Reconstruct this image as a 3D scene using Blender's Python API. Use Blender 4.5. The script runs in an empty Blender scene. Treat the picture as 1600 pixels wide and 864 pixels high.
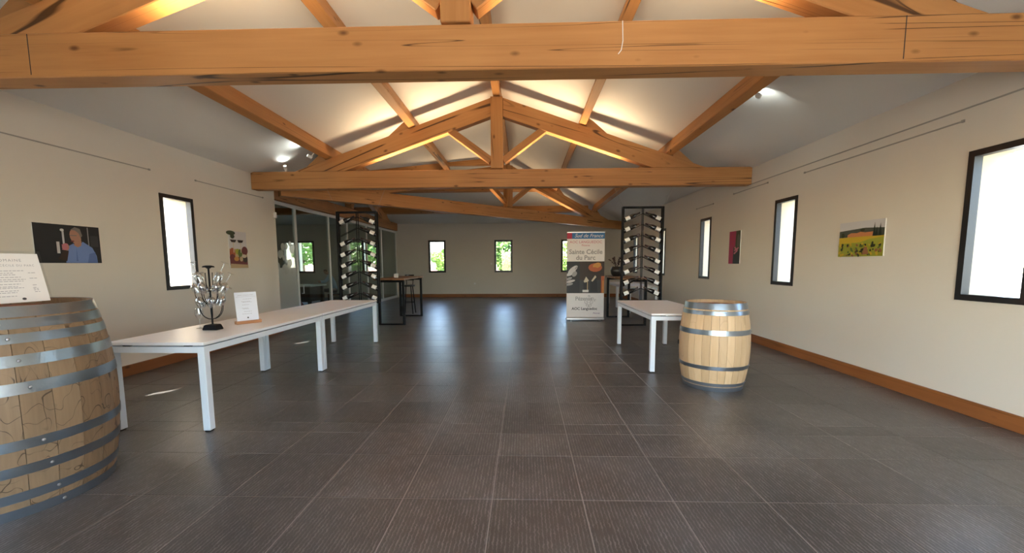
import bpy, bmesh, math, random
from mathutils import Matrix, Vector
random.seed(7)
sc = bpy.context.scene
col = sc.collection
R = math.radians

# ------------------------------------------------------------------ camera
F_PX, CY_PX, CAM_H = 650.0, 478.11, 1.3425
yaw, pitch, roll = R(-1.682), R(5.781), R(-0.2434)
fw = Vector((math.sin(yaw) * math.cos(pitch), math.cos(yaw) * math.cos(pitch), -math.sin(pitch)))
rt = Vector((math.cos(yaw), -math.sin(yaw), 0)); up = rt.cross(fw)
rt2 = rt * math.cos(roll) + up * math.sin(roll); up2 = up * math.cos(roll) - rt * math.sin(roll)
cd = bpy.data.cameras.new('camera'); cam = bpy.data.objects.new('camera', cd); col.objects.link(cam)
cd.sensor_fit = 'HORIZONTAL'; cd.sensor_width = 36; cd.lens = 36 * F_PX / 1600
cd.shift_y = (CY_PX - 432) / 1600
cd.clip_start = 0.05; cd.clip_end = 500
cam.matrix_world = Matrix(((rt2.x, up2.x, -fw.x, 0), (rt2.y, up2.y, -fw.y, 0), (rt2.z, up2.z, -fw.z, CAM_H), (0, 0, 0, 1)))
sc.camera = cam
# ------------------------------------------------------------------ sky, sun, exposure
SUN_DIR = Vector((1.0, 1.05, -1.15)).normalized()          # the way the light travels
w = bpy.data.worlds.new('sky'); sc.world = w; w.use_nodes = True
nt = w.node_tree; nt.nodes.clear()
sky = nt.nodes.new('ShaderNodeTexSky'); sky.sky_type = 'NISHITA'; sky.sun_disc = False
sky.sun_elevation = math.asin(-SUN_DIR.z); sky.sun_rotation = math.atan2(-SUN_DIR.x, -SUN_DIR.y)
sky.altitude = 50; sky.air_density = 1.0; sky.dust_density = 0.6; sky.ozone_density = 1.0
bg = nt.nodes.new('ShaderNodeBackground'); bg.inputs[1].default_value = 1.5
wo = nt.nodes.new('ShaderNodeOutputWorld')
nt.links.new(sky.outputs[0], bg.inputs[0]); nt.links.new(bg.outputs[0], wo.inputs[0])
sd = bpy.data.lights.new('sun', 'SUN'); sd.energy = 22; sd.angle = R(0.6); sd.color = (1, .95, .86)
so = bpy.data.objects.new('sun', sd); col.objects.link(so)
so.rotation_euler = SUN_DIR.to_track_quat('-Z', 'Y').to_euler(); so.location = (-10, -10, 14)
sc.view_settings.view_transform = 'Standard'; sc.view_settings.look = 'None'
sc.view_settings.exposure = 0.72; sc.view_settings.gamma = 1.0; sc.view_settings.use_curve_mapping = False
sc.cycles.max_bounces = 10; sc.cycles.diffuse_bounces = 6; sc.cycles.transparent_max_bounces = 16
sc.cycles.sample_clamp_indirect = 6; sc.cycles.caustics_reflective = False; sc.cycles.caustics_refractive = False
UPLIGHT_W, SPOT_W = 24.0, 3.5

# ------------------------------------------------------------------ materials
MATS = {}
def mat(name, base=(.8, .8, .8), rough=.6, metal=0.0, spec=.5, var=0.0, noise=0.0, nscale=6.0, bump=0.0, bscale=40.0, emit=None, estr=0.0, stretch=(1, 1, 1), coat=0.0):
    m = bpy.data.materials.new(name); m.use_nodes = True; MATS[name] = m
    n, l = m.node_tree.nodes, m.node_tree.links
    p = n['Principled BSDF']
    p.inputs['Base Color'].default_value = (*base, 1); p.inputs['Roughness'].default_value = rough
    p.inputs['Metallic'].default_value = metal; p.inputs['Specular IOR Level'].default_value = spec
    if coat: p.inputs['Coat Weight'].default_value = coat
    if emit: p.inputs['Emission Color'].default_value = (*emit, 1); p.inputs['Emission Strength'].default_value = estr
    tc = n.new('ShaderNodeTexCoord'); mp = n.new('ShaderNodeMapping'); mp.inputs['Scale'].default_value = stretch
    l.new(tc.outputs['Object'], mp.inputs['Vector'])
    t = n.new('ShaderNodeTexNoise'); t.inputs['Scale'].default_value = nscale; t.inputs['Detail'].default_value = 5
    l.new(mp.outputs[0], t.inputs['Vector'])
    hs = n.new('ShaderNodeHueSaturation'); hs.inputs['Color'].default_value = (*base, 1)
    mr = n.new('ShaderNodeMapRange'); mr.inputs[3].default_value = 1 - noise; mr.inputs[4].default_value = 1 + noise
    l.new(t.outputs['Fac'], mr.inputs[0])
    oi = n.new('ShaderNodeObjectInfo'); mo = n.new('ShaderNodeMapRange'); mo.inputs[3].default_value = 1 - var; mo.inputs[4].default_value = 1 + var
    l.new(oi.outputs['Random'], mo.inputs[0])
    mm = n.new('ShaderNodeMath'); mm.operation = 'MULTIPLY'; l.new(mr.outputs[0], mm.inputs[0]); l.new(mo.outputs[0], mm.inputs[1])
    l.new(mm.outputs[0], hs.inputs['Value']); l.new(hs.outputs[0], p.inputs['Base Color'])
    if bump:
        t2 = n.new('ShaderNodeTexNoise'); t2.inputs['Scale'].default_value = bscale; t2.inputs['Detail'].default_value = 4
        l.new(mp.outputs[0], t2.inputs['Vector'])
        b = n.new('ShaderNodeBump'); b.inputs['Strength'].default_value = bump; b.inputs['Distance'].default_value = .01
        l.new(t2.outputs['Fac'], b.inputs['Height']); l.new(b.outputs[0], p.inputs['Normal'])
    return m

def wood_mat(name, c1, c2, crack=.8, knots=True, rough=.5, grain=1.0, xs=.10, cs=1.0):
    """timber: grain along local X, long drying cracks, dark knots, a different board for every object"""
    m = bpy.data.materials.new(name); m.use_nodes = True; MATS[name] = m
    n, l = m.node_tree.nodes, m.node_tree.links; p = n['Principled BSDF']
    p.inputs['Roughness'].default_value = rough; p.inputs['Specular IOR Level'].default_value = .35
    tc = n.new('ShaderNodeTexCoord'); oi = n.new('ShaderNodeObjectInfo')
    off = n.new('ShaderNodeVectorMath'); off.operation = 'SCALE'; off.inputs[0].default_value = (37, 17, 23); l.new(oi.outputs['Random'], off.inputs['Scale'])
    ad = n.new('ShaderNodeVectorMath'); ad.operation = 'ADD'; l.new(tc.outputs['Object'], ad.inputs[0]); l.new(off.outputs[0], ad.inputs[1])
    def mp(s, r=0.):
        q = n.new('ShaderNodeMapping'); q.inputs['Scale'].default_value = s; q.inputs['Rotation'].default_value = (0, r, 0); l.new(ad.outputs[0], q.inputs['Vector']); return q
    def noise(v, sc_, d=3):
        q = n.new('ShaderNodeTexNoise'); q.inputs['Scale'].default_value = sc_; q.inputs['Detail'].default_value = d; l.new(v.outputs[0], q.inputs['Vector']); return q
    def rng(s, a, b, c=0., d=1.):
        q = n.new('ShaderNodeMapRange'); q.inputs[1].default_value = a; q.inputs[2].default_value = b; q.inputs[3].default_value = c; q.inputs[4].default_value = d
        l.new(s, q.inputs[0]); return q
    def math_(op, a, b=None, v=0.):
        q = n.new('ShaderNodeMath'); q.operation = op; l.new(a, q.inputs[0])
        if b is not None: l.new(b, q.inputs[1])
        else: q.inputs[1].default_value = v
        return q
    g1 = noise(mp((.5, 9 * grain, 9 * grain)), 3.0, 5); g2 = noise(mp((.8, 1.5, 1.5)), 1.2, 2)
    mix = n.new('ShaderNodeMixRGB'); mix.inputs[1].default_value = (*c1, 1); mix.inputs[2].default_value = (*c2, 1)
    a = math_('MULTIPLY', g1.outputs['Fac'], None, .55); b = math_('MULTIPLY', g2.outputs['Fac'], None, .75); s = math_('ADD', a.outputs[0], b.outputs[0])
    l.new(rng(s.outputs[0], .35, .95).outputs[0], mix.inputs[0])
    colr = mix.outputs[0]; hgt = g1.outputs['Fac']
    if crack:
        lay = []
        for (sx, sz, sc_, th_, rr_) in ((xs * .5, 4.2, 1.9, .0065, .10), (xs * .8, 5.6, 2.3, .0055, .16)):
            cn = noise(mp((sx, 1.1, sz), rr_), sc_ * cs, 1)
            d = math_('ABSOLUTE', math_('SUBTRACT', cn.outputs['Fac'], None, .5).outputs[0])
            line = rng(d.outputs[0], th_ * .4, th_, 1, 0)
            mask = rng(noise(mp((.45 + sx, .6, .6), rr_), 2.2 * cs, 1).outputs['Fac'], .42, .52)
            lay.append(math_('MULTIPLY', line.outputs[0], mask.outputs[0]))
        c = math_('MAXIMUM', lay[0].outputs[0], lay[1].outputs[0]); c2_ = math_('MULTIPLY', c.outputs[0], None, crack)
        dk = n.new('ShaderNodeMixRGB'); dk.inputs[2].default_value = (c1[0] * .12, c1[1] * .10, c1[2] * .10, 1)
        l.new(c2_.outputs[0], dk.inputs[0]); l.new(colr, dk.inputs[1]); colr = dk.outputs[0]
    if knots:
        v = n.new('ShaderNodeTexVoronoi'); v.inputs['Scale'].default_value = 1.0; v.inputs['Randomness'].default_value = 1.0
        l.new(mp((3.0, 5.5, 6.5)).outputs[0], v.inputs['Vector'])
        k = rng(v.outputs['Distance'], .05, .15, 1, 0); k2 = math_('MULTIPLY', k.outputs[0], None, .8)
        dk = n.new('ShaderNodeMixRGB'); dk.inputs[2].default_value = (c1[0] * .2, c1[1] * .15, c1[2] * .12, 1)
        l.new(k2.outputs[0], dk.inputs[0]); l.new(colr, dk.inputs[1]); colr = dk.outputs[0]
    vr = n.new('ShaderNodeHueSaturation'); l.new(rng(oi.outputs['Random'], 0, 1, .88, 1.1).outputs[0], vr.inputs['Value']); l.new(colr, vr.inputs['Color'])
    l.new(vr.outputs[0], p.inputs['Base Color'])
    bp = n.new('ShaderNodeBump'); bp.inputs['Strength'].default_value = .15; bp.inputs['Distance'].default_value = .004
    l.new(hgt, bp.inputs['Height']); l.new(bp.outputs[0], p.inputs['Normal'])
    return m

def glass_mat(name, tint=(1, 1, 1), gloss=.06, frost=0.0):
    m = bpy.data.materials.new(name); m.use_nodes = True; MATS[name] = m
    n, l = m.node_tree.nodes, m.node_tree.links; n.remove(n['Principled BSDF'])
    out = n['Material Output']
    t = n.new('ShaderNodeBsdfTransparent'); t.inputs[0].default_value = (*tint, 1)
    g = n.new('ShaderNodeBsdfGlossy'); g.inputs['Roughness'].default_value = .02
    lw = n.new('ShaderNodeLayerWeight'); lw.inputs[0].default_value = .5
    pw_ = n.new('ShaderNodeMath'); pw_.operation = 'POWER'; pw_.inputs[1].default_value = 4; l.new(lw.outputs['Facing'], pw_.inputs[0])
    fr = n.new('ShaderNodeMapRange'); fr.inputs[3].default_value = gloss * .6; fr.inputs[4].default_value = .6; l.new(pw_.outputs[0], fr.inputs[0])
    mx = n.new('ShaderNodeMixShader'); l.new(fr.outputs[0], mx.inputs[0]); l.new(t.outputs[0], mx.inputs[1]); l.new(g.outputs[0], mx.inputs[2])
    last = mx
    if frost:
        d = n.new('ShaderNodeBsdfDiffuse'); d.inputs[0].default_value = (.72, .75, .72, 1)
        tr = n.new('ShaderNodeBsdfTranslucent'); tr.inputs[0].default_value = (.72, .75, .72, 1)
        dm = n.new('ShaderNodeMixShader'); dm.inputs[0].default_value = .4; l.new(d.outputs[0], dm.inputs[1]); l.new(tr.outputs[0], dm.inputs[2])
        m2 = n.new('ShaderNodeMixShader'); m2.inputs[0].default_value = frost; l.new(mx.outputs[0], m2.inputs[1]); l.new(dm.outputs[0], m2.inputs[2]); last = m2
    l.new(last.outputs[0], out.inputs[0])
    return m

def tile_mat():
    m = bpy.data.materials.new('ribbed_tile'); m.use_nodes = True; MATS['ribbed_tile'] = m
    n, l = m.node_tree.nodes, m.node_tree.links; p = n['Principled BSDF']
    g = n.new('ShaderNodeNewGeometry'); oi = n.new('ShaderNodeObjectInfo')
    def noise(scale, d, s=(1, 1, 1)):
        mp = n.new('ShaderNodeMapping'); mp.inputs['Scale'].default_value = s; l.new(g.outputs['Position'], mp.inputs['Vector'])
        q = n.new('ShaderNodeTexNoise'); q.inputs['Scale'].default_value = scale; q.inputs['Detail'].default_value = d; l.new(mp.outputs[0], q.inputs['Vector']); return q
    big = noise(1.6, 7); fine = noise(34, 5, (1, .35, 1)); warp = noise(9, 3)
    cr = n.new('ShaderNodeValToRGB'); e = cr.color_ramp.elements
    e[0].position = .3; e[0].color = (.052, .049, .048, 1); e[1].position = .72; e[1].color = (.112, .106, .103, 1)
    l.new(big.outputs['Fac'], cr.inputs[0])
    # ribs pressed along the depth of the room
    wv = n.new('ShaderNodeTexWave'); wv.wave_type = 'BANDS'; wv.bands_direction = 'X'; wv.inputs['Scale'].default_value = 15.5
    wv.inputs['Distortion'].default_value = 3.2; wv.inputs['Detail'].default_value = 3; wv.inputs['Detail Scale'].default_value = 3.0
    l.new(g.outputs['Position'], wv.inputs['Vector'])
    mul = n.new('ShaderNodeMath'); mul.operation = 'MULTIPLY'; l.new(wv.outputs['Fac'], mul.inputs[0]); l.new(fine.outputs['Fac'], mul.inputs[1])
    lt = n.new('ShaderNodeMixRGB'); lt.blend_type = 'ADD'; lt.inputs[2].default_value = (.115, .112, .112, 1)  # highlights on the ribs painted into the colour as paler streaks
    mr = n.new('ShaderNodeMapRange'); mr.inputs[1].default_value = .30; mr.inputs[2].default_value = .62; l.new(mul.outputs[0], mr.inputs[0])
    l.new(mr.outputs[0], lt.inputs[0]); l.new(cr.outputs[0], lt.inputs[1])
    hs = n.new('ShaderNodeHueSaturation'); ro = n.new('ShaderNodeMapRange'); ro.inputs[3].default_value = .85; ro.inputs[4].default_value = 1.15
    l.new(oi.outputs['Random'], ro.inputs[0]); l.new(ro.outputs[0], hs.inputs['Value']); l.new(lt.outputs[0], hs.inputs['Color'])
    l.new(hs.outputs[0], p.inputs['Base Color'])
    rr = n.new('ShaderNodeMapRange'); rr.inputs[3].default_value = .27; rr.inputs[4].default_value = .35; l.new(fine.outputs['Fac'], rr.inputs[0]); l.new(rr.outputs[0], p.inputs['Roughness'])
    p.inputs['Specular IOR Level'].default_value = .55
    b = n.new('ShaderNodeBump'); b.inputs['Strength'].default_value = .35; b.inputs['Distance'].default_value = .0035
    l.new(mul.outputs[0], b.inputs['Height']); l.new(b.outputs[0], p.inputs['Normal'])
    return m

wood_mat('beam_wood', (.38, .165, .052), (.54, .27, .10), crack=.9)
wood_mat('base_wood', (.22, .078, .022), (.32, .12, .036), crack=.3)
wood_mat('stave_old', (.20, .125, .07), (.36, .24, .14), crack=.75, knots=False, grain=1.6, xs=.9, cs=3.2)
wood_mat('stave_new', (.50, .33, .17), (.64, .46, .28), crack=.12, knots=False, grain=1.2, xs=.8)
wood_mat('head_wood', (.22, .07, .035), (.36, .14, .07), crack=.4, knots=False)
wood_mat('bar_wood', (.16, .07, .03), (.36, .20, .10), crack=.4)
wood_mat('stand_wood', (.36, .16, .07), (.50, .25, .12), crack=0, knots=False)
tile_mat()
mat('grout', (.33, .31, .29), .85, noise=.1)
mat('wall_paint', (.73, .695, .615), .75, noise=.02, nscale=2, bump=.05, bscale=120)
mat('wall_paint_dim', (.62, .59, .53), .75, noise=.02, nscale=2)  # darker copy of the wall paint: the back's weaker light put into the colour
mat('ceiling_paint', (.80, .79, .76), .7, noise=.02, nscale=1.5)
mat('render_cream', (.72, .62, .46), .9, noise=.06, nscale=20)
mat('roof_tiles', (.45, .2, .11), .9, noise=.15, nscale=8)
mat('frame_black', (.012, .012, .014), .4)
mat('white_lacquer', (.88, .88, .88), .35)
mat('white_metal', (.74, .80, .86), .38)
mat('white_alu', (.66, .67, .65), .45)
mat('steel_hoop', (.27, .31, .35), .30, metal=.9, noise=.12, nscale=9, bump=.08, bscale=60)
mat('steel_dark', (.20, .23, .27), .45, metal=.8, noise=.18, nscale=9)
mat('rivet_steel', (.45, .45, .47), .4, metal=.8)
mat('black_metal', (.006, .006, .007), .6, spec=.2)
mat('bottle_glass', (.010, .008, .008), .12, spec=.6)
mat('capsule_foil', (.03, .012, .014), .35)
mat('paper', (.82, .81, .80), .7)
mat('paper_cool', (.74, .79, .88), .7)
mat('ink', (.07, .07, .08), .7)
mat('ink_soft', (.36, .36, .40), .7)
mat('rubber', (.02, .02, .02), .7)
mat('wire', (.45, .42, .36), .4, metal=.5)
mat('rail_grey', (.36, .35, .31), .5)
mat('plastic_white', (.82, .82, .80), .4)
mat('lamp_glow', (.9, .9, .9), .5, emit=(1, .78, .5), estr=6)
mat('lamp_cool', (.9, .9, .9), .5, emit=(.93, 1, .95), estr=6)
mat('aluminium', (.55, .55, .56), .35, metal=.9)
glass_mat('window_glass'); glass_mat('partition_glass', (.80, .86, .84)); glass_mat('frosted_film', (.8, .86, .84), frost=.85)
glass_mat('frosted_dots', (.85, .9, .88), frost=.8); glass_mat('acrylic', (.97, .98, .98))
glass_mat('crystal', (.97, .98, .98), gloss=.35)
# flat print colours
for nm, c in dict(pr_dark=(.012, .014, .018), pr_dark2=(.035, .035, .04), pr_blue=(.10, .17, .40), pr_blue2=(.16, .25, .52), pr_skin=(.42, .22, .15), pr_hair=(.20, .18, .16), pr_white=(.7, .7, .68),
                  pr_red=(.42, .02, .06), pr_skyblue=(.03, .17, .42), pr_orange=(.42, .10, .03), pr_amber=(.55, .25, .05), pr_green=(.10, .16, .03), pr_lime=(.36, .38, .04), pr_yellow=(.60, .42, .03),
                  pr_sky=(.62, .62, .64), pr_roof=(.60, .24, .10), pr_cypress=(.012, .02, .012), pr_hill=(.08, .09, .07), pr_soil=(.30, .13, .06), pr_pink=(.36, .02, .09), pr_rose=(.55, .16, .22), pr_leaf=(.03, .04, .015),
                  pr_grey=(.32, .32, .33), pr_ltgrey=(.55, .55, .56), pr_purple=(.20, .10, .30), pr_tan=(.50, .36, .20), pr_maroon=(.16, .03, .03), pr_cream=(.62, .55, .42), pr_brown=(.030, .016, .010)).items():
    mat(nm, c, .55)
mat('leaf', (.10, .20, .03), .7, noise=.4, nscale=3, var=.2); mat('leaf_pale', (.22, .34, .07), .7, noise=.4, nscale=3); mat('bark', (.10, .07, .05), .9, noise=.3)
mat('ground_sand', (.55, .49, .38), .95, noise=.15, nscale=.6); mat('garden_pink', (.62, .36, .30), .9)
mat('shirt_blue', (.40, .58, .80), .8); mat('trouser_dark', (.02, .02, .03), .8); mat('skin', (.45, .26, .18), .6); mat('hair_dark', (.04, .03, .025), .7)
mat('red_paint', (.42, .12, .12), .5); mat('dark_wood', (.03, .022, .02), .6)
mat('dry_stem', (.05, .03, .03), .8); mat('vase_black', (.012, .012, .012), .3)

# ------------------------------------------------------------------ mesh helpers
WM = {}
class MB:
    def __init__(s): s.v = []; s.f = []; s.m = []; s.slots = []
    def slot(s, mt):
        if mt not in s.slots: s.slots.append(mt)
        return s.slots.index(mt)
    def add(s, vs, fs, mt=None):
        o = len(s.v); s.v += [Vector(p) for p in vs]; s.f += [[i + o for i in f] for f in fs]
        s.m += [s.slot(mt) if mt else 0] * len(fs); return s
    def box(s, x0, x1, y0, y1, z0, z1, mt=None):
        return s.add([(x, y, z) for z in (z0, z1) for y in (y0, y1) for x in (x0, x1)], [(0, 2, 3, 1), (4, 5, 7, 6), (0, 1, 5, 4), (2, 6, 7, 3), (0, 4, 6, 2), (1, 3, 7, 5)], mt)
    def hexa(s, a, b, mt=None):      # two quads of four points each
        return s.add(list(a) + list(b), [(3, 2, 1, 0), (4, 5, 6, 7), (0, 1, 5, 4), (1, 2, 6, 5), (2, 3, 7, 6), (3, 0, 4, 7)], mt)
    def prism(s, poly, vec, mt=None):
        n = len(poly); p = [Vector(q) for q in poly]; v = Vector(vec)
        return s.add(p + [q + v for q in p], [list(range(n))[::-1], list(range(n, 2 * n))] + [(i, (i + 1) % n, n + (i + 1) % n, n + i) for i in range(n)], mt)
    def bar(s, p0, p1, wd, h, mt=None, upv=(0, 0, 1)):
        p0, p1 = Vector(p0), Vector(p1); d = (p1 - p0).normalized(); u = Vector(upv)
        if abs(d.dot(u)) > .98: u = Vector((0, 1, 0))
        sd_ = d.cross(u).normalized(); u = sd_.cross(d)
        q = [sd_ * (a * wd / 2) + u * (b * h / 2) for a, b in ((-1, -1), (1, -1), (1, 1), (-1, 1))]
        return s.hexa([p0 + t for t in q], [p1 + t for t in q], mt)
    def tube(s, pts, r, seg=8, mt=None, cap=True):
        pts = [Vector(p) for p in pts]; rs = r if isinstance(r, (list, tuple)) else [r] * len(pts); vs = []; ref = None
        for i, p in enumerate(pts):
            d = (pts[min(i + 1, len(pts) - 1)] - pts[max(i - 1, 0)]).normalized()
            if ref is None: ref = Vector((0, 0, 1)) if abs(d.z) < .9 else Vector((1, 0, 0))
            a = d.cross(ref).normalized(); b = a.cross(d).normalized(); ref = b
            vs += [p + (a * math.cos(2 * math.pi * k / seg) + b * math.sin(2 * math.pi * k / seg)) * rs[i] for k in range(seg)]
        fs = [(i * seg + k, i * seg + (k + 1) % seg, (i + 1) * seg + (k + 1) % seg, (i + 1) * seg + k) for i in range(len(pts) - 1) for k in range(seg)]
        if cap: fs += [list(range(seg))[::-1], list(range((len(pts) - 1) * seg, len(pts) * seg))]
        return s.add(vs, fs, mt)
    def lathe(s, prof, seg=24, c=(0, 0, 0), mt=None, closed=False):
        c = Vector(c); vs = []; n = len(prof)
        for r, z in prof: vs += [c + Vector((r * math.cos(2 * math.pi * k / seg), r * math.sin(2 * math.pi * k / seg), z)) for k in range(seg)]
        fs = [(i * seg + k, i * seg + (k + 1) % seg, ((i + 1) % n) * seg + (k + 1) % seg, ((i + 1) % n) * seg + k) for i in range(n if closed else n - 1) for k in range(seg)]
        return s.add(vs, fs, mt)
    def build(s, name, mt, parent=None, M=None, smooth=False, bevel=0, local=False):
        """mesh from world points; M is the object's own frame in the world (local=True: points are already in that frame)"""
        M = M.copy() if M else Matrix()
        Mi = M.inverted()
        me = bpy.data.meshes.new(name)
        me.from_pydata([tuple(p if local else Mi @ p) for p in s.v], [], s.f)
        mats = s.slots or [mt]
        for t in mats: me.materials.append(MATS[t])
        for pl, i in zip(me.polygons, s.m): pl.material_index = i
        bm = bmesh.new(); bm.from_mesh(me); bmesh.ops.recalc_face_normals(bm, faces=bm.faces); bm.to_mesh(me); bm.free()
        if smooth:
            me.polygons.foreach_set('use_smooth', [True] * len(me.polygons))
            me.set_sharp_from_angle(angle=R(40))
        o = bpy.data.objects.new(name, me); col.objects.link(o); place(o, M, parent)
        if bevel:
            b = o.modifiers.new('bevel', 'BEVEL'); b.width = bevel; b.segments = 1; b.limit_method = 'ANGLE'
        return o
def place(o, M, parent=None):
    WM[o.name] = M
    if parent: o.parent = parent; o.matrix_basis = WM[parent.name].inverted() @ M
    else: o.matrix_basis = M
def T(*p): return Matrix.Translation(Vector(p))
def empty(name, loc, label, cat, group=None, M=None):
    o = bpy.data.objects.new(name, None); o.empty_display_size = .1; col.objects.link(o); place(o, M or T(*loc)); return tag(o, label, cat, group)
def tag(o, label, cat, group=None):
    o['label'] = label; o['category'] = cat
    if group: o['group'] = group
    return o
def struct(o, label=None):
    o['kind'] = 'structure'
    if label: o['label'] = label
    return o
def lab(o, label): o['label'] = label; return o
def copy_tree(o, M, label=None, group=None, parent=None):
    c = o.copy(); col.objects.link(c); place(c, M, parent)
    if label: c['label'] = label
    if group: c['group'] = group
    Mi = WM[o.name].inverted()
    for ch in [x for x in bpy.data.objects if x.parent == o]: copy_tree(ch, M @ Mi @ WM[ch.name], parent=c)
    return c
def frame(origin, xdir, upv=(0, 0, 1)):
    x = Vector(xdir).normalized(); u = Vector(upv)
    if abs(x.dot(u)) > .98: u = Vector((0, 1, 0))
    y = u.cross(x).normalized(); z = x.cross(y)
    return Matrix(((x.x, y.x, z.x, origin[0]), (x.y, y.y, z.y, origin[1]), (x.z, y.z, z.z, origin[2]), (0, 0, 0, 1)))
def timber(name, p0, p1, wd, h, mt, parent=None, upv=(0, 0, 1), bevel=.006):
    p0, p1 = Vector(p0), Vector(p1)
    return MB().bar(p0, p1, wd, h, upv=upv).build(name, mt, parent, frame((p0 + p1) / 2, p1 - p0, upv), bevel=bevel)
def text_polys(body, size, align='CENTER', shear=0.0, spacing=1.0, bold=0.0):
    c = bpy.data.curves.new('txt', 'FONT'); c.body = body; c.size = size; c.align_x = align; c.align_y = 'CENTER'; c.shear = shear; c.space_character = spacing; c.offset = bold; c.resolution_u = 3
    o = bpy.data.objects.new('txt', c); col.objects.link(o)
    dg = bpy.context.evaluated_depsgraph_get(); me = bpy.data.meshes.new_from_object(o.evaluated_get(dg))
    vs = [v.co.copy() for v in me.vertices]; fs = [list(p.vertices) for p in me.polygons]
    bpy.data.objects.remove(o); bpy.data.curves.remove(c); bpy.data.meshes.remove(me)
    return vs, fs
class Print:
    """flat print: polygons laid on a sheet whose frame is (origin, right, up); each layer 0.3 mm prouder"""
    def __init__(s, o, right, upv): s.o = Vector(o); s.r = Vector(right).normalized(); s.u = Vector(upv).normalized(); s.n = s.r.cross(s.u); s.mb = MB(); s.k = 1
    def P(s, x, y): return s.o + s.r * x + s.u * y + s.n * (s.k * .0004)
    def poly(s, pts, mt): s.mb.add([s.P(*p) for p in pts], [list(range(len(pts)))], mt); s.k += 1
    def rect(s, x0, y0, x1, y1, mt): s.poly([(x0, y0), (x1, y0), (x1, y1), (x0, y1)], mt)
    def ell(s, x, y, a, b, mt, rot=0., n=14): s.poly([(x + a * math.cos(t) * math.cos(rot) - b * math.sin(t) * math.sin(rot), y + a * math.cos(t) * math.sin(rot) + b * math.sin(t) * math.cos(rot)) for t in [2 * math.pi * i / n for i in range(n)]], mt)
    def text(s, body, x, y, size, mt, **kw):
        vs, fs = text_polys(body, size, **kw); s.mb.add([s.P(x + v.x, y + v.y) for v in vs], fs, mt); s.k += 1
    def curl(s, pts, wd, mt):
        for a, b in zip(pts, pts[1:]):
            d = Vector((b[0] - a[0], b[1] - a[1])); nn = Vector((-d.y, d.x)).normalized() * wd / 2
            s.mb.add([s.P(a[0] - nn.x, a[1] - nn.y), s.P(b[0] - nn.x, b[1] - nn.y), s.P(b[0] + nn.x, b[1] + nn.y), s.P(a[0] + nn.x, a[1] + nn.y)], [(0, 1, 2, 3)], mt)
        s.k += 1
    def build(s, name, parent): return s.mb.build(name, s.mb.slots[0], parent, WM[parent.name] if parent else None)

# ------------------------------------------------------------------ the shell
XL, XR, H, YB, YR, YI = -4.849, 3.91, 2.964, 16.878, -2.3, 8.11      # left, right wall, wall height, back wall, rear wall, inner corner
XE = -11.6                                                            # far end of the other wing
RX, RY, SL = -.4695, 12.494, .344                                     # ridge of this room, ridge of the other wing, roof pitch
HALF = XR - RX; ZR = H + SL * HALF
WT = .35
WZ0, WZ1 = 1.004, 2.303
def wall_cells(mb, horiz, c0, c1, u0, u1, z1, holes):
    us = sorted({u0, u1, *[h[0] for h in holes], *[h[1] for h in holes]}); zs = sorted({-.1, z1, *[h[2] for h in holes], *[h[3] for h in holes]})
    for ua, ub in zip(us, us[1:]):
        for za, zb in zip(zs, zs[1:]):
            um, zm = (ua + ub) / 2, (za + zb) / 2
            if any(h[0] < um < h[1] and h[2] < zm < h[3] for h in holes): continue
            if horiz: mb.box(ua, ub, min(c0, c1), max(c0, c1), za, zb)
            else: mb.box(min(c0, c1), max(c0, c1), ua, ub, za, zb)
R_WIN = [(3.876 - .55, 3.876), (6.173, 6.705), (8.93, 9.453), (11.733, 12.265), (14.55, 15.08)]
L_WIN = [(2.70, 3.26), (5.503, 6.067)]
B_WIN = [(-9.28, -8.56), (-6.58, -5.86), (-3.872, -3.171), (-1.197, -.466), (1.48, 2.2)]
floor = struct(MB().box(XE, XR + WT, YR, YB + WT, -.12, -.0018).build('floor', 'grout'), 'dark grey tiled floor with thin pale joints')
m = MB(); wall_cells(m, False, XR, XR + WT, YR, YB + WT, H + .02, [(a, b, WZ0, WZ1) for a, b in R_WIN]); struct(m.build('wall_right', 'wall_paint'))
m = MB(); wall_cells(m, False, XL, XL - WT, YR, YI, H + .02, [(a, b, WZ0, WZ1) for a, b in L_WIN]); struct(m.build('wall_left', 'wall_paint'))
m = MB(); wall_cells(m, True, YB, YB + WT, XE, XR, H + .02, [(a, b, WZ0, WZ1) for a, b in B_WIN]); struct(m.build('wall_back', 'wall_paint_dim'))
m = MB(); wall_cells(m, True, YI, YI - WT, XE, XL - WT, H + .02, []); struct(m.build('wall_side', 'wall_paint'))
m = MB(); wall_cells(m, True, YR, YR - WT, XL - WT, XR + WT, H, [(-2.0, 3.4, 0, 2.45)])
m.prism([(XL - WT, YR, H), (XR + WT, YR, H), (RX, YR, ZR + .12)], (0, -WT, 0)); struct(m.build('wall_rear', 'wall_paint'))
m = MB(); wall_cells(m, False, XE, XE - WT, YI, YB, H, [(10.4, 10.96, WZ0, WZ1)])
m.prism([(XE, YI, H), (XE, YB, H), (XE, RY, ZR + .12)], (-WT, 0, 0)); struct(m.build('wall_far', 'wall_paint_dim'))
e = .25; ze = H - SL * e
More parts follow.
